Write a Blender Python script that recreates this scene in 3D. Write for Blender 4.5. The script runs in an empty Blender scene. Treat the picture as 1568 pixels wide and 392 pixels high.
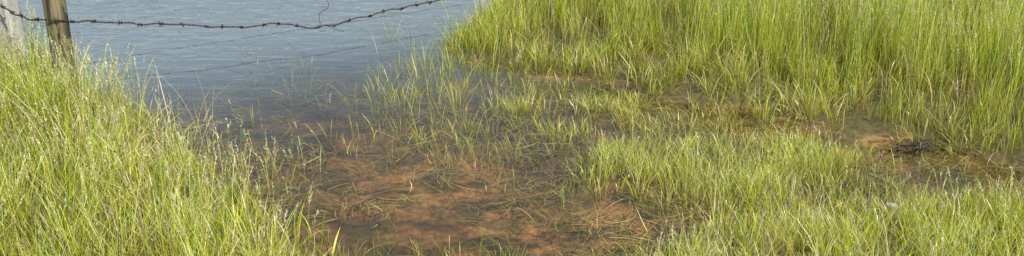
import bpy, math, numpy as np
from mathutils import Vector
rng = np.random.default_rng(7)
scene = bpy.context.scene
scene.view_settings.view_transform = 'Standard'
scene.view_settings.look = 'None'
scene.view_settings.exposure = 0

# ------------------------------------------------------------------ helpers
def link(ob):
    scene.collection.objects.link(ob); return ob

def vnoise(x, y, seed=0):
    x = np.asarray(x, float); y = np.asarray(y, float)
    xi = np.floor(x); yi = np.floor(y); fx = x-xi; fy = y-yi
    fx = fx*fx*(3-2*fx); fy = fy*fy*(3-2*fy)
    def h(a, b):
        v = np.sin(a*127.1+b*311.7+seed*74.7)*43758.5453
        return v-np.floor(v)
    return (h(xi,yi)*(1-fx)+h(xi+1,yi)*fx)*(1-fy)+(h(xi,yi+1)*(1-fx)+h(xi+1,yi+1)*fx)*fy

def fbm(x, y, seed=0, o=4):
    s = 0; a = .5; t = 0
    for i in range(o):
        s = s+a*vnoise(x*2**i, y*2**i, seed+i*3); t += a; a *= .5
    return s/t

def sstep(a, b, x):
    t = np.clip((x-a)/(b-a), 0, 1); return t*t*(3-2*t)

def sdf(poly, x, y):
    """signed distance, positive inside"""
    P = np.array(poly, float); Q = np.roll(P, -1, 0)
    d = np.full(x.shape, 1e9); ins = np.zeros(x.shape, bool)
    for (ax, ay), (bx, by) in zip(P, Q):
        ex, ey = bx-ax, by-ay
        t = np.clip(((x-ax)*ex+(y-ay)*ey)/(ex*ex+ey*ey), 0, 1)
        d = np.minimum(d, np.hypot(x-ax-t*ex, y-ay-t*ey))
        if ay != by:
            c = ((ay > y) != (by > y)) & (x < (bx-ax)*(y-ay)/(by-ay)+ax)
            ins ^= c
    return np.where(ins, d, -d)

def make_mesh(name, V, F, C=None, mat=None, smooth=False, extra=None):
    me = bpy.data.meshes.new(name)
    n = len(V); m = len(F); k = F.shape[1]
    me.vertices.add(n); me.vertices.foreach_set('co', V.astype(np.float32).ravel())
    me.loops.add(m*k); me.loops.foreach_set('vertex_index', F.astype(np.int32).ravel())
    me.polygons.add(m)
    me.polygons.foreach_set('loop_start', (np.arange(m)*k).astype(np.int32))
    me.polygons.foreach_set('loop_total', np.full(m, k, np.int32))
    me.polygons.foreach_set('use_smooth', np.full(m, smooth, bool))
    me.update(calc_edges=True)
    if C is not None:
        a = me.attributes.new('Col', 'FLOAT_COLOR', 'POINT')
        c4 = np.ones((n, 4), np.float32); c4[:, :3] = C
        a.data.foreach_set('color', c4.ravel())
    if extra:
        for kx, v in extra.items():
            a = me.attributes.new(kx, 'FLOAT', 'POINT'); a.data.foreach_set('value', v.astype(np.float32).ravel())
    if mat: me.materials.append(mat)
    return link(bpy.data.objects.new(name, me))

# ------------------------------------------------------------------ layout (metres, pond level z=0)
LAND = [(-4.2,6.9),(-3.3,6.5),(-2.75,6.0),(-2.22,5.3),(-1.80,4.80),(-1.50,4.36),(-1.18,4.02),(-0.98,3.7),
        (-0.80,3.42),(-.6,3.2),(0,3.05),(0.40,3.2),(0.55,3.44),(0.75,3.66),(1.10,3.76),(1.5,3.77),(1.9,3.85),(2.3,3.96),
        (2.60,4.10),(2.40,4.28),(2.26,4.46),(2.06,4.74),(1.78,4.87),(1.42,5.06),(1.0,5.36),(.82,5.50),(.46,5.75),
        (.07,5.93),(-.36,6.22),(-.5,6.8),(-.22,7.7),(.2,9),(1,12),(4,20),(10,45),(60,60),(60,-60),(-60,-60),(-60,12),(-9,8.4)]
ISLE_A = [(.36,4.58),(.73,4.72),(1.26,4.74),(1.68,4.50),(1.74,4.14),(1.35,3.91),(.85,3.84),(.50,3.98),(.31,4.25)]
ISLE_B = [(-.10,5.72),(.30,5.62),(.75,5.45),(1.15,5.15),(1.25,4.92),(.56,4.80),(.15,4.72),(-.16,4.92),(-.06,5.3)]

def fields(x, y):
    wob = (fbm(x*2.3, y*2.3, 3)-.5)*.35
    near = np.exp(-((np.hypot(x, y-5))/14)**2)
    L = sdf(LAND, x, y)+wob*near
    A = sdf(ISLE_A, x, y)+wob*.8
    B = sdf(ISLE_B, x, y)+wob*.9-.05
    return L, A, B

def height(x, y, F=None):
    L, A, B = F if F else fields(x, y)
    cap = .055+.035*fbm(x*1.6, y*1.6, 11)+sstep(5.2, 8.5, y-.25*x)*.5+sstep(10, 30, y)*1.2
    zw = -np.minimum(cap, .020+.16*np.maximum(-L, 0)**1.0)
    zi = np.maximum(A, B-.16)
    zw = zw*(1-.65*sstep(-.2, .15, zi))
    zl = np.minimum(.10, .20*np.maximum(L, 0))
    z = np.where(L > 0, zl, zw)
    z = z+(fbm(x*5, y*5, 21)-.5)*.020+(fbm(x*22, y*22, 31)-.5)*.008
    far = sstep(50, 64, np.maximum(np.abs(x), np.abs(y)))
    z = np.where(L < 0, z*(1-far)+far*.6, z)
    z += sstep(80, 400, np.hypot(x, y))*6
    return z

# ------------------------------------------------------------------ materials
def newmat(name):
    m = bpy.data.materials.new(name); m.use_nodes = True
    nt = m.node_tree; nt.nodes.clear()
    out = nt.nodes.new('ShaderNodeOutputMaterial')
    return m, nt, out

def N(nt, t, **kw):
    n = nt.nodes.new(t)
    for k, v in kw.items(): setattr(n, k, v)
    return n

def grass_mat(name, trans=.42, gloss=.07):
    m, nt, out = newmat(name)
    at = N(nt, 'ShaderNodeAttribute', attribute_name='Col')
    d = N(nt, 'ShaderNodeBsdfDiffuse'); t = N(nt, 'ShaderNodeBsdfTranslucent'); g = N(nt, 'ShaderNodeBsdfGlossy')
    g.inputs['Roughness'].default_value = .36
    g.inputs['Color'].default_value = (.95, .95, .75, 1)
    geo = N(nt, 'ShaderNodeTexCoord'); no = N(nt, 'ShaderNodeTexNoise'); no.inputs['Scale'].default_value = 60
    nt.links.new(geo.outputs['Object'], no.inputs['Vector'])
    mr = N(nt, 'ShaderNodeMapRange'); mr.inputs['To Min'].default_value = .75; mr.inputs['To Max'].default_value = 1.25
    nt.links.new(no.outputs['Fac'], mr.inputs['Value'])
    vm = N(nt, 'ShaderNodeVectorMath', operation='SCALE')
    nt.links.new(at.outputs['Color'], vm.inputs[0]); nt.links.new(mr.outputs['Result'], vm.inputs['Scale'])
    for b in (d, t): nt.links.new(vm.outputs['Vector'], b.inputs['Color'])
    m1 = N(nt, 'ShaderNodeMixShader'); m1.inputs[0].default_value = trans
    nt.links.new(d.outputs[0], m1.inputs[1]); nt.links.new(t.outputs[0], m1.inputs[2])
    m2 = N(nt, 'ShaderNodeMixShader'); m2.inputs[0].default_value = gloss
    nt.links.new(m1.outputs[0], m2.inputs[1]); nt.links.new(g.outputs[0], m2.inputs[2])
    nt.links.new(m2.outputs[0], out.inputs[0])
    return m

M_GRASS = grass_mat('grass_blades', .42, .06)
M_DRY = grass_mat('dry_grass', .2, .03)
M_SUB = grass_mat('wet_submerged_grass', .1, .02)

# ground
m, nt, out = newmat('ground_mud'); M_GROUND = m
at = N(nt, 'ShaderNodeAttribute', attribute_name='Col')
tc = N(nt, 'ShaderNodeTexCoord')
n1 = N(nt, 'ShaderNodeTexNoise'); n1.inputs['Scale'].default_value = 26; n1.inputs['Detail'].default_value = 9; n1.inputs['Roughness'].default_value = .75
nt.links.new(tc.outputs['Object'], n1.inputs['Vector'])
mr = N(nt, 'ShaderNodeMapRange'); mr.inputs['From Min'].default_value = .36; mr.inputs['From Max'].default_value = .64
mr.inputs['To Min'].default_value = .5; mr.inputs['To Max'].default_value = 1.45
nt.links.new(n1.outputs['Fac'], mr.inputs['Value'])
vm = N(nt, 'ShaderNodeVectorMath', operation='SCALE')
nt.links.new(at.outputs['Color'], vm.inputs[0]); nt.links.new(mr.outputs['Result'], vm.inputs['Scale'])
p = N(nt, 'ShaderNodeBsdfPrincipled'); p.inputs['Roughness'].default_value = .5; p.inputs['Specular IOR Level'].default_value = .35
nt.links.new(vm.outputs['Vector'], p.inputs['Base Color'])
bp = N(nt, 'ShaderNodeBump'); bp.inputs['Strength'].default_value = .6; bp.inputs['Distance'].default_value = .015
nt.links.new(n1.outputs['Fac'], bp.inputs['Height']); nt.links.new(bp.outputs[0], p.inputs['Normal'])
nt.links.new(p.outputs[0], out.inputs[0])

# water
m, nt, out = newmat('pond_water'); M_WATER = m
tc = N(nt, 'ShaderNodeTexCoord')
mp = N(nt, 'ShaderNodeMapping'); mp.inputs['Scale'].default_value = (3.6, 8.0, 1); mp.inputs['Rotation'].default_value = (0, 0, math.radians(12))
nt.links.new(tc.outputs['Object'], mp.inputs['Vector'])
n1 = N(nt, 'ShaderNodeTexNoise'); n1.inputs['Scale'].default_value = 1; n1.inputs['Detail'].default_value = 3; n1.inputs['Distortion'].default_value = .5
nt.links.new(mp.outputs[0], n1.inputs['Vector'])
rp = N(nt, 'ShaderNodeAttribute', attribute_name='ripple'); mk = N(nt, 'ShaderNodeAttribute', attribute_name='murk_sheen')
mu = N(nt, 'ShaderNodeMath', operation='MULTIPLY'); nt.links.new(n1.outputs['Fac'], mu.inputs[0]); nt.links.new(rp.outputs['Fac'], mu.inputs[1])
bp = N(nt, 'ShaderNodeBump'); bp.inputs['Strength'].default_value = 1; bp.inputs['Distance'].default_value = .03
nt.links.new(mu.outputs[0], bp.inputs['Height'])
fr = N(nt, 'ShaderNodeFresnel'); fr.inputs['IOR'].default_value = 1.345; nt.links.new(bp.outputs[0], fr.inputs['Normal'])
tr = N(nt, 'ShaderNodeBsdfTransparent'); tr.inputs['Color'].default_value = (.95, .91, .83, 1)
df = N(nt, 'ShaderNodeBsdfDiffuse'); df.inputs['Color'].default_value = (.205, .245, .245, 1)  # murky water tint with the blue sky sheen painted in
gl = N(nt, 'ShaderNodeBsdfGlossy'); gl.inputs['Roughness'].default_value = .03; nt.links.new(bp.outputs[0], gl.inputs['Normal'])
ma = N(nt, 'ShaderNodeMixShader'); nt.links.new(mk.outputs['Fac'], ma.inputs[0]); nt.links.new(tr.outputs[0], ma.inputs[1]); nt.links.new(df.outputs[0], ma.inputs[2])
mb = N(nt, 'ShaderNodeMixShader'); nt.links.new(fr.outputs[0], mb.inputs[0]); nt.links.new(ma.outputs[0], mb.inputs[1]); nt.links.new(gl.outputs[0], mb.inputs[2])
nt.links.new(mb.outputs[0], out.inputs[0])

# ------------------------------------------------------------------ ground + water sheets
def axis(a, b, step, lo, hi, nout):
    core = np.arange(a, b+step/2, step)
    g = np.geomspace(step, hi-core[-1], nout); l = np.geomspace(step, core[0]-lo, nout)
    return np.concatenate([(core[0]-l)[::-1], core, core[-1]+g])

def grid(xs, ys):
    X, Y = np.meshgrid(xs, ys); nx, ny = len(xs), len(ys)
    i = np.arange(nx-1)[None, :]+np.arange(ny-1)[:, None]*nx
    F = np.stack([i, i+1, i+1+nx, i+nx], -1).reshape(-1, 4)
    return X.ravel(), Y.ravel(), F

x, y, F = grid(axis(-5, 5, .02, -700, 700, 60), axis(2.6, 9, .02, -700, 700, 60))
FL = fields(x, y); z = height(x, y, FL); L, A, B = FL
def mixc(c, d, t): return c*(1-t[:, None])+np.array(d)*t[:, None]
C = np.tile(np.array([.18, .112, .048]), (len(x), 1))
nn = fbm(x*3.2, y*3.2, 41); n2 = fbm(x*14, y*14, 45)
C = mixc(C, (.29, .165, .064), sstep(.38, .64, nn)*.75)
def blob(cx, cy, rx, ry): return np.exp(-(((x-cx)/rx)**2+((y-cy)/ry)**2))
sand = np.clip(1.2*blob(.25,3.72,.42,.22)+1.1*blob(.48,3.85,.25,.2)+.9*blob(-.45,4.35,.42,.22)+.6*blob(-.1,4.0,.35,.2)+.5*blob(-.2,5.6,.35,.3)+.5*blob(1.85,4.6,.3,.2)+.5*blob(1.9,4.2,.25,.2)+.4*blob(1.3,4.9,.3,.12), 0, 1)
C = mixc(C, (.56, .31, .12), sand*sstep(.30, .58, n2*.6+nn*.4)*.9)
C = mixc(C, (.070, .054, .026), sstep(.47, .65, fbm(x*6, y*8, 55))*.75)
C = mixc(C, (.11, .105, .032), sstep(.47, .61, fbm(x*9, y*12, 58))*.6)
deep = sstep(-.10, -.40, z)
C = mixc(C, (.07, .065, .045), deep)  # light lost with water depth, painted dark into the bed colour
land = sstep(-.03, .12, L)
C = mixc(C, (.12, .10, .04), land)
farl = sstep(9, 25, np.hypot(x, y))*land
C = mixc(C, (.13, .18, .04), farl)
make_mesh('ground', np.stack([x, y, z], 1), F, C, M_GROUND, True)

x, y, F = grid(axis(-6, 6, .08, -75, 75, 25), axis(2, 10, .08, -30, 75, 25))
q = y-.45*x+.5*(fbm(x*1.5, y*1.5, 61)-.5)
rip = .04+.65*sstep(5.3, 8.0, q)
murk_sheen = .015+.90*sstep(4.9, 8.0, q)  # far-water murk plus painted sky sheen, as a share of diffuse colour
make_mesh('pond_water', np.stack([x, y, np.zeros_like(x)], 1), F, None, M_WATER, True, {'ripple': rip, 'murk_sheen': murk_sheen})

# ------------------------------------------------------------------ grass builders
class Bag:
    def __init__(s): s.V = []; s.F = []; s.C = []; s.n = 0
    def add(s, V, F, C):
        s.V.append(V); s.F.append(F+s.n); s.C.append(C); s.n += len(V)
    def build(s, name, mat):
        return make_mesh(name, np.concatenate(s.V), np.concatenate(s.F), np.concatenate(s.C), mat)

def spine(px, py, pz, h, lean, bend, az, curl, L):
    n = len(px); t = np.linspace(0, 1, L)[None, :]
    th = lean[:, None]+bend[:, None]*t**1.4
    a = az[:, None]+curl[:, None]*t
    ds = h[:, None]/(L-1)
    dx = np.sin(th)*np.cos(a)*ds; dy = np.sin(th)*np.sin(a)*ds; dz = np.cos(th)*ds
    cum = lambda d: np.concatenate([np.zeros((n, 1)), np.cumsum(d[:, :-1], 1)], 1)
    return np.stack([px[:, None]+cum(dx), py[:, None]+cum(dy), pz[:, None]+cum(dz)], -1)

def ribbon(bag, S, W, psi, cb, ct, fold=0.0):
    n, L, _ = S.shape
    wd = np.stack([np.cos(psi), np.sin(psi), np.zeros(n)], 1)[:, None, :]
    a = S-wd*W[:, :, None]*.5; b = S+wd*W[:, :, None]*.5
    V = np.stack([a, b], 2).reshape(-1, 3)
    base = (np.arange(n)*L*2)[:, None]+(np.arange(L-1)*2)[None, :]
    F = np.stack([base, base+1, base+3, base+2], -1).reshape(-1, 4)
    t = np.linspace(0, 1, L)[None, :, None]**.8
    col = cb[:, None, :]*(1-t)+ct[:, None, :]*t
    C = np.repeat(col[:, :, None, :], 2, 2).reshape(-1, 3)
    bag.add(V, F, C)

def palette(n, x, y, cols, wts, jit=.25, seed=0):
    cols = np.array(cols); w = np.array(wts, float)
    pn = fbm(x*1.9, y*1.9, 70+seed)
    idx = rng.choice(len(cols), n, p=w/w.sum())
    c = cols[idx]*(1+rng.normal(0, jit, (n, 1)))*(.56+1.0*pn[:, None])
    c = c*(1+rng.normal(0, .05, (n, 3)))
    return np.clip(c, .005, .95)

GREENS = [(.68,.77,.050), (.42,.61,.040), (.84,.88,.11), (.12,.21,.025), (.88,.87,.28), (.88,.75,.40)]

def blades(bag, x, y, h, w, lean=.15, bend=.6, az=None, wts=(4,4,3,2,1.2,.5), cols=GREENS, L=5, curl=.3, zoff=0, seed=0, root=.34):
    n = len(x)
    if n == 0: return
    z = height(x, y)-.01+zoff
    az = rng.uniform(0, 2*np.pi, n) if az is None else az
    S = spine(x, y, z, h, np.abs(rng.normal(0, lean, n)), np.abs(rng.normal(bend, bend*.5, n)), az, rng.normal(0, curl, n), L)
    t = np.linspace(0, 1, L)[None, :]
    W = w[:, None]*(.75+.5*t-1.2*t**2.2); W = np.maximum(W, .0003)
    ct = palette(n, x, y, cols, wts, seed=seed); cb = ct*root*np.array([1.15, .9, .8])  # yellower roots, darkened to put shade between blades into the colour
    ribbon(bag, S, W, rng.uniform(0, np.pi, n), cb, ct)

def stalks(bag, x, y, h, headlen=.09, headcol=((.80,.72,.48),(.52,.38,.28),(.76,.76,.42)), lean=.08, bend=.35, spread=.006, k=16, zoff=0, az=None):
    n = len(x)
    if n == 0: return
    L = 9
    z = height(x, y)-.01+zoff
    az = rng.uniform(0, 2*np.pi, n) if az is None else az
    S = spine(x, y, z, h, np.abs(rng.normal(0, lean, n)), np.abs(rng.normal(bend, bend*.5, n)), az, rng.normal(0, .2, n), L)
    W = np.full((n, L), .0018); W[:, -1] = .0006
    c = palette(n, x, y, GREENS, (3,3,3,1,3,1))
    hc = np.array(headcol)[rng.integers(0, len(headcol), n)]*(1+rng.normal(0, .15, (n, 1)))
    ribbon(bag, S, W, rng.uniform(0, np.pi, n), c*.6, c)
    u = rng.uniform(0, 1, (n, k))
    hl = headlen*rng.uniform(.6, 1.3, n)
    frac = 1-(hl/h)[:, None]*(1-u)
    f = frac*(L-1); i0 = np.clip(np.floor(f).astype(int), 0, L-2); ff = (f-i0)[..., None]
    r = np.arange(n)[:, None]
    P = S[r, i0]*(1-ff)+S[r, i0+1]*ff
    D = S[r, i0+1]-S[r, i0]; D /= np.linalg.norm(D, axis=-1, keepdims=True)
    out = rng.normal(0, 1, (n, k, 3)); out /= np.linalg.norm(out, axis=-1, keepdims=True)
    env = np.sin(np.pi*np.clip(u, .06, .97))[..., None]
    ctr = P+out*spread*env*rng.uniform(.2, 1, (n, k, 1))
    ax = D*.8+out*.5; sl = .0055+.004*rng.random((n, k, 1)); wd = np.cross(ax, rng.normal(0, 1, (n, k, 3)))
    wd /= np.linalg.norm(wd, axis=-1, keepdims=True)
    wv = wd*.0019
    q = np.stack([ctr-ax*sl*.6, ctr+wv, ctr+ax*sl, ctr-wv], 2).reshape(-1, 3)
    m = n*k; F = np.arange(m*4).reshape(m, 4)
    C = np.repeat(np.repeat(hc, k, 0)*(1+rng.normal(0, .2, (m, 1))), 4, 0)
    bag.add(q, F, np.clip(C, .01, .9))

def scatter(n, x0, x1, y0, y1, dens):
    x = rng.uniform(x0, x1, n); y = rng.uniform(y0, y1, n)
    k = rng.random(n) < dens(x, y)
    return x[k], y[k]

def tufts(cx, cy, kmin, kmax, rad):
    """radiating clumps: returns x,y,az"""
    k = rng.integers(kmin, kmax+1, len(cx)); i = np.repeat(np.arange(len(cx)), k); m = len(i)
    az = rng.uniform(0, 2*np.pi, m); r = rad*np.sqrt(rng.random(m))*rng.uniform(.5, 1.3, m)
    return cx[i]+np.cos(az)*r, cy[i]+np.sin(az)*r, az+rng.normal(0, .5, m)

U = lambda a, b, n: rng.uniform(a, b, n)

# ---- right meadow
bag = Bag()
def dR(x, y):
    L = sdf(LAND, x, y)+(fbm(x*2.3, y*2.3, 3)-.5)*.3
    right = (y > 4.02+.0*x) & (x > -1.2) & ((y > 4.35) | (x > 2.1))
    cl = .05+.95*sstep(.42, .62, fbm(x*7, y*7, 81))
    return np.where(right, sstep(-.02, .22, L)*cl, 0)
x, y = scatter(150000, -1.0, 5.2, 4.0, 9.6, dR)
n = len(x)
Ld = sdf(LAND, x, y)
hs = .13+.25*sstep(.1, 1.1, Ld)
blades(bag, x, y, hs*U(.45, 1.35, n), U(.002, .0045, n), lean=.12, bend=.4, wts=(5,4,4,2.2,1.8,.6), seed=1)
x, y = scatter(60000, 4.5, 12, 2.5, 16, dR)
n = len(x); blades(bag, x, y, U(.25, .5, n), U(.004, .008, n), L=4, seed=1)
x, y = scatter(26000, -.6, 6, 9.4, 16, dR)
n = len(x); blades(bag, x, y, U(.25, .5, n), U(.004, .008, n), L=4, seed=1)
x, y = scatter(22000, .2, 5.2, 4.2, 10, lambda a, b: dR(a, b)*sstep(.1, .8, sdf(LAND, a, b)))
stalks(bag, x, y, U(.33, .6, len(x)), headlen=.08, spread=.005, k=12, bend=.25)
# pale broad tufts on the meadow's pond edge
cx, cy = scatter(2200, -.7, 2.4, 4.3, 7.6, lambda a, b: sstep(-.02, .08, sdf(LAND, a, b))*(1-sstep(.4, .9, sdf(LAND, a, b)))*.5*(b > 4.3)*(.15+.85*sstep(.42, .6, fbm(a*4, b*4, 83))))
x, y, az = tufts(cx, cy, 16, 34, .05); n = len(x)
blades(bag, x, y, U(.08, .25, n), U(.003, .0065, n), lean=.35, bend=1.1, az=az, wts=(3,1,6,.8,5,1.8), L=6, seed=2)
bag.build('meadow_grass', M_GRASS)

# ---- left bank
bag = Bag()
def dL(x, y):
    L = sdf(LAND, x, y)+(fbm(x*2.3, y*2.3, 3)-.5)*.3
    left = (x < -.55)
    cl = .06+.94*sstep(.40, .6, fbm(x*7, y*7, 91))
    return np.where(left, sstep(-.04, .18, L)*cl, 0)
x, y = scatter(100000, -4.8, -.5, 2.7, 7.4, dL); n = len(x)
Ld = sdf(LAND, x, y)
hs = .12+.14*sstep(0, .6, Ld)
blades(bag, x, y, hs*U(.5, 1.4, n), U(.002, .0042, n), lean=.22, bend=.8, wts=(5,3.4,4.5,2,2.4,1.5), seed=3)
x, y = scatter(24000, -10, -4.6, 2.0, 9, dL); n = len(x)
blades(bag, x, y, U(.2, .4, n), U(.004, .007, n), L=4, seed=3)
x, y = scatter(9000, -4.8, -.8, 2.9, 7.0, dL)
stalks(bag, x, y, U(.22, .42, len(x)), headlen=.075, spread=.005, k=16)
x = rng.uniform(-3.1, -1.9, 300); y = 4.95+(-1.9-x)*.6-rng.uniform(0, .6, 300)
stalks(bag, x, y, U(.28, .46, len(x)), headlen=.09, spread=.006, k=20)
x = rng.uniform(-3.1, -2.2, 1500); y = 5.0+(-2.2-x)*.5-rng.uniform(0, .5, 1500); n = len(x)
blades(bag, x, y, U(.18, .36, n), U(.0025, .0045, n), lean=.12, bend=.6, wts=(5,4,3,2,1,.4), L=6, seed=3)
cx, cy = scatter(500, -4.2, -.7, 2.9, 6.8, lambda a, b: sstep(.02, .10, sdf(LAND, a, b))*.6)
x, y, az = tufts(cx, cy, 20, 40, .05); n = len(x)
blades(bag, x, y, U(.13, .30, n), U(.003, .0055, n), lean=.3, bend=1.1, az=az, wts=(4,2,4,1,3,1.6), L=6, seed=4)
bag.build('bank_grass', M_GRASS)

# ---- marsh tufts in the shallows
bag = Bag()
def dM(x, y):
    L, A, B = fields(x, y)
    return np.clip(sstep(-.14, .18, A)*.9*(.12+.88*sstep(.40, .55, fbm(x*6, y*6, 95))), 0, 1)
cx, cy = scatter(4200, -.4, 2.1, 3.6, 5.9, dM)
x, y, az = tufts(cx, cy, 8, 24, .045); n = len(x)
tall = .8+.5*sstep(-.05, .25, sdf(ISLE_A, x, y))
blades(bag, x, y, tall*U(.04, .16, n), U(.0026, .0048, n), lean=.3, bend=.8, az=az, wts=(4,2.5,5,1.5,6,2.4), L=5, seed=5)
def dB(x, y):
    L, A, B = fields(x, y)
    return np.clip(sstep(-.12, .16, B)*.9*sstep(.47, .60, fbm(x*4.5, y*7, 96))+.06*sstep(-.3, 0, B), 0, 1)
cx, cy = scatter(2300, -.5, 1.7, 4.5, 6.0, dB)
x, y, az = tufts(cx, cy, 6, 20, .04); n = len(x)
blades(bag, x, y, U(.04, .16, n), U(.003, .0055, n), lean=.35, bend=.9, az=az, wts=(3,1,5,1,6,3), L=5, seed=5)
x, y = scatter(1900, -.2, 2.0, 3.6, 5.6, dM)
stalks(bag, x, y, U(.12, .22, len(x)), headlen=.05, spread=.004, k=10)
# scattered tufts in the wet channel on the right
cx, cy = scatter(500, 1.0, 2.7, 3.8, 5.2, lambda a, b: sstep(.03, -.03, sdf(LAND, a, b))*sstep(.44, .6, fbm(a*5, b*7, 98)))
x, y, az = tufts(cx, cy, 4, 12, .04); n = len(x)
blades(bag, x, y, U(.04, .12, n), U(.0028, .005, n), lean=.35, bend=.8, az=az, wts=(4,2,5,1,5,2), L=5, seed=5)
# near right bank
def dN(x, y):
    L = sdf(LAND, x, y)+(fbm(x*2.3, y*2.3, 3)-.5)*.2
    return np.where((y < 4.15) & (x > .1), sstep(-.05, .12, L), 0)*(.08+.92*sstep(.41, .58, fbm(x*7, y*7, 97)))
x, y = scatter(50000, .1, 3.4, 2.7, 4.15, dN); n = len(x)
blades(bag, x, y, U(.06, .20, n), U(.0022, .0045, n), lean=.28, bend=.8, wts=(5,3,5,1.6,3.5,1.5), seed=6)
x, y = scatter(1200, .5, 3.2, 2.8, 4.15, dN)
stalks(bag, x, y, U(.15, .27, len(x)), headlen=.05, spread=.004, k=12)
bag.build('marsh_grass', M_GRASS)

# ---- sparse emergent sedge
bag = Bag()
for (cx, cy, sx, sy, nt_, h0, h1) in [(-.72,5.75,.18,.16,30,.10,.27),(-.47,5.5,.16,.18,40,.08,.24),(-.36,6.1,.16,.16,34,.10,.28),(-.48,4.85,.20,.14,50,.04,.16),
        (-.2,4.6,.14,.08,32,.04,.14),(-1.42,6.0,.09,.1,5,.15,.30),(-1.9,6.5,.03,.03,2,.15,.25),(.17,4.3,.15,.12,14,.04,.12),(-1.25,4.5,.12,.25,12,.05,.16),
        (-.9,6.9,.1,.2,5,.15,.3),(-.6,3.5,.28,.10,44,.03,.12),(.1,3.45,.4,.08,44,.03,.11),(-.3,6.6,.2,.3,26,.12,.32),(1.75,3.95,.3,.1,14,.04,.10),(-.05,5.2,.25,.25,40,.04,.15),
        (-1.0,5.2,.25,.25,8,.05,.14),(.05,5.75,.25,.12,24,.06,.18),(-1.15,6.1,.35,.35,14,.10,.26),(-1.0,5.7,.2,.2,10,.08,.22),(-.5,4.3,.3,.2,5,.04,.10)]:
    a = rng.normal(cx, sx, nt_); b = rng.normal(cy, sy, nt_)
    x, y, az = tufts(a, b, 2, 11, .035); n = len(x)
    blades(bag, x, y, U(h0, h1, n), U(.0025, .005, n), lean=.28, bend=.6, az=az, wts=(4,4,3,2,3,.8), L=6, seed=7, root=.5)
a = rng.normal(-1.15, .14, 60); b = rng.normal(4.3, .28, 60)
stalks(bag, a, b, U(.14, .28, 60), headlen=.06, spread=.005, k=18)
bag.build('sedge', M_GRASS)

# ---- broad-leaved reeds near the left bank
bag = Bag()
a = np.array([-1.25,-1.12,-1.05,-1.15,-1.02,-.95,-1.1,-.88,-.80,-.72,-.35,-.28,.15]); b = np.array([3.72,3.62,3.78,3.88,3.66,3.56,3.75,3.6,3.66,3.45,3.48,3.44,3.46])
x, y, az = tufts(a, b, 3, 6, .03); n = len(x)
blades(bag, x, y, U(.10, .22, n), U(.007, .012, n), lean=.35, bend=.8, az=az, wts=(3,2,3,0,3,0), L=8, seed=8, root=.55)
a = np.array([-.93,-.86,-.83,-.9,-.8]); b = np.array([3.55,3.5,3.62,3.42,3.46])
stalks(bag, a, b, U(.2, .3, 5), headlen=.08, spread=.010, k=40)
bag.build('reed', M_GRASS)

# ---- dead grass / thatch
bag = Bag()
DRY = [(.74,.60,.34), (.46,.34,.16), (.86,.78,.54), (.25,.17,.08)]
x, y = scatter(36000, -4.8, 5, 2.7, 8, lambda a, b: sstep(-.05, .1, sdf(LAND, a, b))*(.15+.85*sstep(.45, .62, fbm(a*2.5, b*2.5, 99)))); n = len(x)
blades(bag, x, y, U(.08, .25, n), U(.002, .004, n), lean=.85, bend=.7, cols=DRY, wts=(4,3,2,2), L=5, seed=9, zoff=.02, root=.8)
x, y = scatter(260, -3.2, -1.5, 3.4, 4.9, lambda a, b: a*0+1.); n = len(x)
blades(bag, x, y, U(.25, .5, n), U(.003, .005, n), lean=.6, bend=1.0, cols=DRY, wts=(3,0,5,0), L=8, seed=9, zoff=.06, root=.9)
bag.build('dead_grass', M_DRY)

# ---- submerged and floating blades
bag = Bag()
def dS(x, y):
    L, A, B = fields(x, y)
    near = np.exp(-(np.maximum(-np.maximum(np.maximum(L, A), B), 0)/.30)**2)
    return np.where(L < .02, (.3+.7*near)*sstep(.34, .58, fbm(x*3.5, y*3.5, 103)), 0)*(1-sstep(5.8, 7.2, y))
x, y = scatter(36000, -1.9, 2.6, 3.1, 6.8, dS); n = len(x)
S_z = -height(x, y)+rng.uniform(-.04, .006, n)
S_z = np.maximum(S_z, .008)
th = U(1.45, 1.6, n)
S = spine(x, y, height(x, y)+S_z-.004, U(.05, .22, n), th, np.zeros(n), U(0, 6.28, n), rng.normal(0, .9, n), 7)
t = np.linspace(0, 1, 7)[None, :]
W = U(.0016, .004, n)[:, None]*(.8+.5*t-1.2*t**2)
c = palette(n, x, y, [(.30,.33,.06),(.40,.28,.11),(.06,.045,.02),(.56,.54,.17)], (4,3,4,2))
az = np.arctan2(S[:, 1, 1]-S[:, 0, 1], S[:, 1, 0]-S[:, 0, 0])+np.pi/2
ribbon(bag, S, W, az, c, c)
bag.build('submerged_grass', M_SUB)

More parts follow.
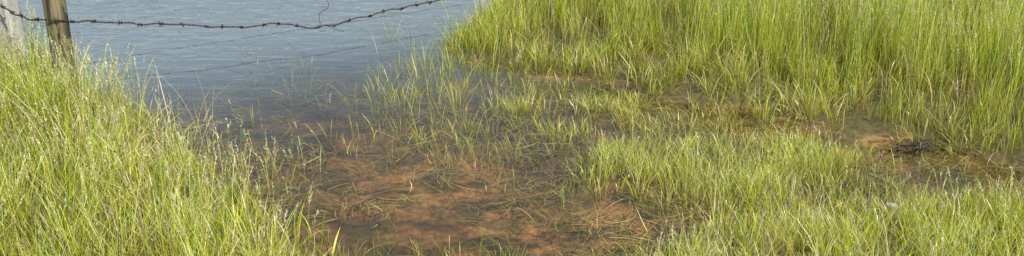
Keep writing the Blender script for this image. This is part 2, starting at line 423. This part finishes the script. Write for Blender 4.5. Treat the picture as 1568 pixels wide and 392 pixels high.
# ------------------------------------------------------------------ fence
def wood_mat(name, c1, c2, c3):
    m, nt, out = newmat(name)
    tc = N(nt, 'ShaderNodeTexCoord'); mp = N(nt, 'ShaderNodeMapping'); mp.inputs['Scale'].default_value = (45, 45, 3)
    nt.links.new(tc.outputs['Object'], mp.inputs[0])
    a = N(nt, 'ShaderNodeTexNoise'); a.inputs['Scale'].default_value = 1; a.inputs['Detail'].default_value = 8
    nt.links.new(mp.outputs[0], a.inputs['Vector'])
    r = N(nt, 'ShaderNodeValToRGB'); r.color_ramp.elements[0].position = .40; r.color_ramp.elements[1].position = .62
    r.color_ramp.elements[0].color = (*c1, 1); r.color_ramp.elements[1].color = (*c2, 1); nt.links.new(a.outputs['Fac'], r.inputs[0])
    b = N(nt, 'ShaderNodeTexNoise'); b.inputs['Scale'].default_value = 14; b.inputs['Detail'].default_value = 5; nt.links.new(tc.outputs['Object'], b.inputs['Vector'])
    s = N(nt, 'ShaderNodeMapRange'); s.inputs['From Min'].default_value = .52; s.inputs['From Max'].default_value = .62; nt.links.new(b.outputs['Fac'], s.inputs['Value'])
    mx = N(nt, 'ShaderNodeMixRGB'); nt.links.new(s.outputs[0], mx.inputs[0]); nt.links.new(r.outputs[0], mx.inputs[1]); mx.inputs[2].default_value = (*c3, 1)
    p = N(nt, 'ShaderNodeBsdfPrincipled'); p.inputs['Roughness'].default_value = .9; nt.links.new(mx.outputs[0], p.inputs['Base Color'])
    bm_ = N(nt, 'ShaderNodeBump'); bm_.inputs['Strength'].default_value = 1; bm_.inputs['Distance'].default_value = .012
    nt.links.new(a.outputs['Fac'], bm_.inputs['Height']); nt.links.new(bm_.outputs[0], p.inputs['Normal'])
    nt.links.new(p.outputs[0], out.inputs[0]); return m

M_W1 = wood_mat('weathered_wood', (.025,.018,.010), (.25,.20,.115), (.19,.19,.075))
M_W2 = wood_mat('bleached_wood', (.30,.29,.27), (.52,.51,.48), (.40,.40,.35))

def post(name, loc, r, h, mat, tilt, seed):
    na, nz = 40, 70
    th = np.linspace(0, 2*np.pi, na, endpoint=False); zs = np.linspace(-.5, h, nz)
    T, Z = np.meshgrid(th, zs)
    rr = r*(1+.10*(fbm(np.cos(T)*1.5+5, Z*1.2+np.sin(T)*1.5, seed)-.5)*2+.06*(vnoise(T*7, Z*.8, seed+5)-.5)*2+.03*np.sin(2*T+seed))
    rr = rr*(1-.04*Z/h)*np.where(Z > h-.012, .9, 1)
    V = np.stack([np.cos(T)*rr, np.sin(T)*rr, Z], -1).reshape(-1, 3)
    F = [(j*na+i, j*na+(i+1) % na, (j+1)*na+(i+1) % na, (j+1)*na+i) for j in range(nz-1) for i in range(na)]
    top = len(V); V = np.vstack([V, [[0, 0, h+.004]]])
    me = bpy.data.meshes.new(name)
    me.from_pydata(V.tolist(), [], F+[((nz-1)*na+i, (nz-1)*na+(i+1) % na, top) for i in range(na)])
    me.materials.append(mat)
    for pl in me.polygons: pl.use_smooth = True
    ob = link(bpy.data.objects.new(name, me)); ob.location = loc; ob.rotation_euler = tilt
    return ob
post('fence_post', (-2.48, 5.24, .0), .058, 1.35, M_W1, (math.radians(1), math.radians(.4), 0), 2)
post('fence_post.001', (-2.91, 5.55, .0), .078, 1.25, M_W2, (0, math.radians(0), .5), 9)
post('fence_post.002', (2.05, 8.45, .0), .07, 1.35, M_W1, (0, math.radians(2), 0), 14)

m, nt, out = newmat('rusty_wire'); M_RUST = m
tc = N(nt, 'ShaderNodeTexCoord'); a = N(nt, 'ShaderNodeTexNoise'); a.inputs['Scale'].default_value = 60; nt.links.new(tc.outputs['Object'], a.inputs['Vector'])
r = N(nt, 'ShaderNodeValToRGB'); r.color_ramp.elements[0].position = .35; r.color_ramp.elements[1].position = .65
r.color_ramp.elements[0].color = (.022, .012, .010, 1); r.color_ramp.elements[1].color = (.12, .055, .046, 1)
nt.links.new(a.outputs['Fac'], r.inputs[0])
p = N(nt, 'ShaderNodeBsdfPrincipled'); p.inputs['Roughness'].default_value = .75; p.inputs['Metallic'].default_value = .2
nt.links.new(r.outputs[0], p.inputs['Base Color']); nt.links.new(p.outputs[0], out.inputs[0])

def resample(P, step):
    P = np.array(P, float); Q = np.vstack([2*P[0]-P[1], P, 2*P[-1]-P[-2]]); o = []
    for i in range(1, len(Q)-2):
        p0, p1, p2, p3 = Q[i-1:i+3]; n = max(2, int(np.linalg.norm(p2-p1)/step))
        for t in np.linspace(0, 1, n, endpoint=False):
            o.append(.5*((2*p1)+(-p0+p2)*t+(2*p0-5*p1+4*p2-p3)*t*t+(-p0+3*p1-3*p2+p3)*t**3))
    o.append(P[-1]); return np.array(o)

def wire(name, P, barbed=True, rad=.0025):
    cu = bpy.data.curves.new(name, 'CURVE'); cu.dimensions = '3D'; cu.bevel_depth = rad; cu.bevel_resolution = 1
    R = resample(P, .006); R = R+np.stack([(vnoise(np.arange(len(R))*.08, np.zeros(len(R)), 5+k)-.5)*.016 for k in range(3)], 1)
    def sp(pts):
        s = cu.splines.new('POLY'); s.points.add(len(pts)-1)
        s.points.foreach_set('co', np.hstack([pts, np.ones((len(pts), 1))]).astype(np.float32).ravel())
    D = np.gradient(R, axis=0); D /= np.linalg.norm(D, axis=1, keepdims=True)
    A = np.cross(D, [0, 0, 1.]); A /= np.maximum(np.linalg.norm(A, axis=1, keepdims=True), 1e-6); B = np.cross(D, A)
    if barbed:
        ph = np.arange(len(R))*.006/.04*2*np.pi
        for s in (0, np.pi):
            sp(R+.0034*(A*np.cos(ph+s)[:, None]+B*np.sin(ph+s)[:, None]))
        for i in range(10, len(R)-10, 20):
            i = min(len(R)-5, i+int(rng.integers(-3, 4)))
            for q in range(2):
                c = R[i+q*2]; a0 = rng.uniform(0, 6.28)
                u = A[i]*math.cos(a0)+B[i]*math.sin(a0)+D[i]*rng.uniform(-.3, .3); v = np.cross(D[i], u)
                tt = np.linspace(0, 2*np.pi, 9)
                loop = [c+.006*(u*math.sin(t)+v*math.cos(t))+D[i]*(.003*t/3) for t in tt]
                e = rng.uniform(.011, .018)
                sp(np.array([c-u*e+v*.006]+loop+[c+u*e+v*.006]))
    else: sp(R)
    cu.materials.append(M_RUST); return link(bpy.data.objects.new(name, cu))
wire('barbed_wire', [(-2.91,5.47,.56),(-2.68,5.27,.53),(-2.47,5.17,.54),(-2.37,5.32,.49),(-2.22,5.47,.445),(-1.95,5.66,.385),(-1.73,5.80,.333),(-1.56,5.92,.315),(-1.45,6.01,.312),(-1.37,6.07,.275),(-1.23,6.15,.25),
     (-.96,6.32,.28),(-.70,6.49,.305),(-.467,6.66,.318),(.1,7.05,.42),(.9,7.6,.62),(2.02,8.38,.92)])
wire('barbed_wire.001', [(-2.91,5.47,1.12),(-2.47,5.17,1.13),(-1.5,5.9,1.06),(-.75,6.45,1.05),(.5,7.3,1.08),(2.02,8.38,1.2)])
wire('wire_strand', [(-1.17,6.16,1.06),(-1.15,6.16,.75),(-1.20,6.15,.5),(-1.17,6.15,.40),(-1.22,6.15,.33),(-1.225,6.15,.25)], False, .0018)
wire('wire_strand.001', [(-.80,6.44,1.05),(-.80,6.44,.9),(-.79,6.44,.76)], False, .008)

# ------------------------------------------------------------------ driftwood (a flat tangle of dark sticks) and a small stone
M_ROCK = wood_mat('wet_wood', (.03,.024,.018), (.12,.09,.065), (.08,.065,.04))
def sticks(name, cx, cy, n, spread, seed):
    r2 = np.random.default_rng(seed)
    cu = bpy.data.curves.new(name, 'CURVE'); cu.dimensions = '3D'; cu.bevel_depth = .006; cu.bevel_resolution = 2
    for i in range(n):
        a = r2.normal(0, .45); l = r2.uniform(.08, .26); x0 = cx+r2.normal(0, spread); y0 = cy+r2.normal(0, spread*.35); z0 = r2.uniform(.0, .022)
        s = cu.splines.new('POLY'); s.points.add(7)
        for j in range(8):
            t = j/7-.5
            s.points[j].co = (x0+math.cos(a)*l*t+r2.normal(0, .003), y0+math.sin(a)*l*t+r2.normal(0, .004)+.02*math.sin(t*3+i), z0+r2.normal(0, .003)+t*r2.uniform(-.02, .03), 1)
            s.points[j].radius = r2.uniform(.7, 1.2)*(1.3 if i < 4 else .5)*(1-abs(t))
    cu.materials.append(M_ROCK); return link(bpy.data.objects.new(name, cu))
sticks('driftwood', 2.02, 4.65, 26, .07, 3)
def lump(name, loc, sc, seed, mat, rot=0):
    import bmesh
    bm = bmesh.new(); bmesh.ops.create_icosphere(bm, subdivisions=4, radius=1)
    for v in bm.verts:
        c = v.co; k = float(.6+.8*fbm(np.array([c.x*2.2+c.z+9]), np.array([c.y*2.2-c.z*.7+9]), seed)[0]); v.co = Vector((c.x*sc[0]*k, c.y*sc[1]*k, c.z*sc[2]*k))
    me = bpy.data.meshes.new(name); bm.to_mesh(me); bm.free(); me.materials.append(mat)
    for pl in me.polygons: pl.use_smooth = True
    ob = link(bpy.data.objects.new(name, me)); ob.location = loc; ob.rotation_euler = (0, 0, rot)
lump('stone', (1.66, 3.93, .003), (.026, .022, .02), 8, M_W2, 0)

# ------------------------------------------------------------------ light, sky, camera
el, azs = math.radians(47), math.radians(142)   # azimuth clockwise from +Y: right, behind the camera
d = Vector((math.sin(azs)*math.cos(el), math.cos(azs)*math.cos(el), math.sin(el)))
sl = bpy.data.lights.new('sun', 'SUN'); sl.energy = 5; sl.angle = math.radians(.5); sl.color = (1, .95, .85)
so = link(bpy.data.objects.new('sun', sl)); so.rotation_euler = (-d).to_track_quat('-Z', 'Y').to_euler(); so.location = (0, 0, 20)
w = bpy.data.worlds.new('World'); scene.world = w; w.use_nodes = True
nt = w.node_tree; bg = nt.nodes['Background']; sk = nt.nodes.new('ShaderNodeTexSky'); sk.sky_type = 'NISHITA'; sk.sun_disc = False
sk.sun_elevation = el; sk.sun_rotation = azs; bg.inputs[1].default_value = .15; nt.links.new(sk.outputs[0], bg.inputs[0])

cam = bpy.data.cameras.new('camera'); co = link(bpy.data.objects.new('camera', cam))
cam.sensor_width = 36; cam.lens = 34.6; cam.clip_end = 3000; cam.clip_start = .05
co.location = (0, 0, 1.8); co.rotation_euler = (math.radians(70), 0, 0)
scene.camera = co
print('verts', sum(len(o.data.vertices) for o in scene.objects if o.type == 'MESH'))
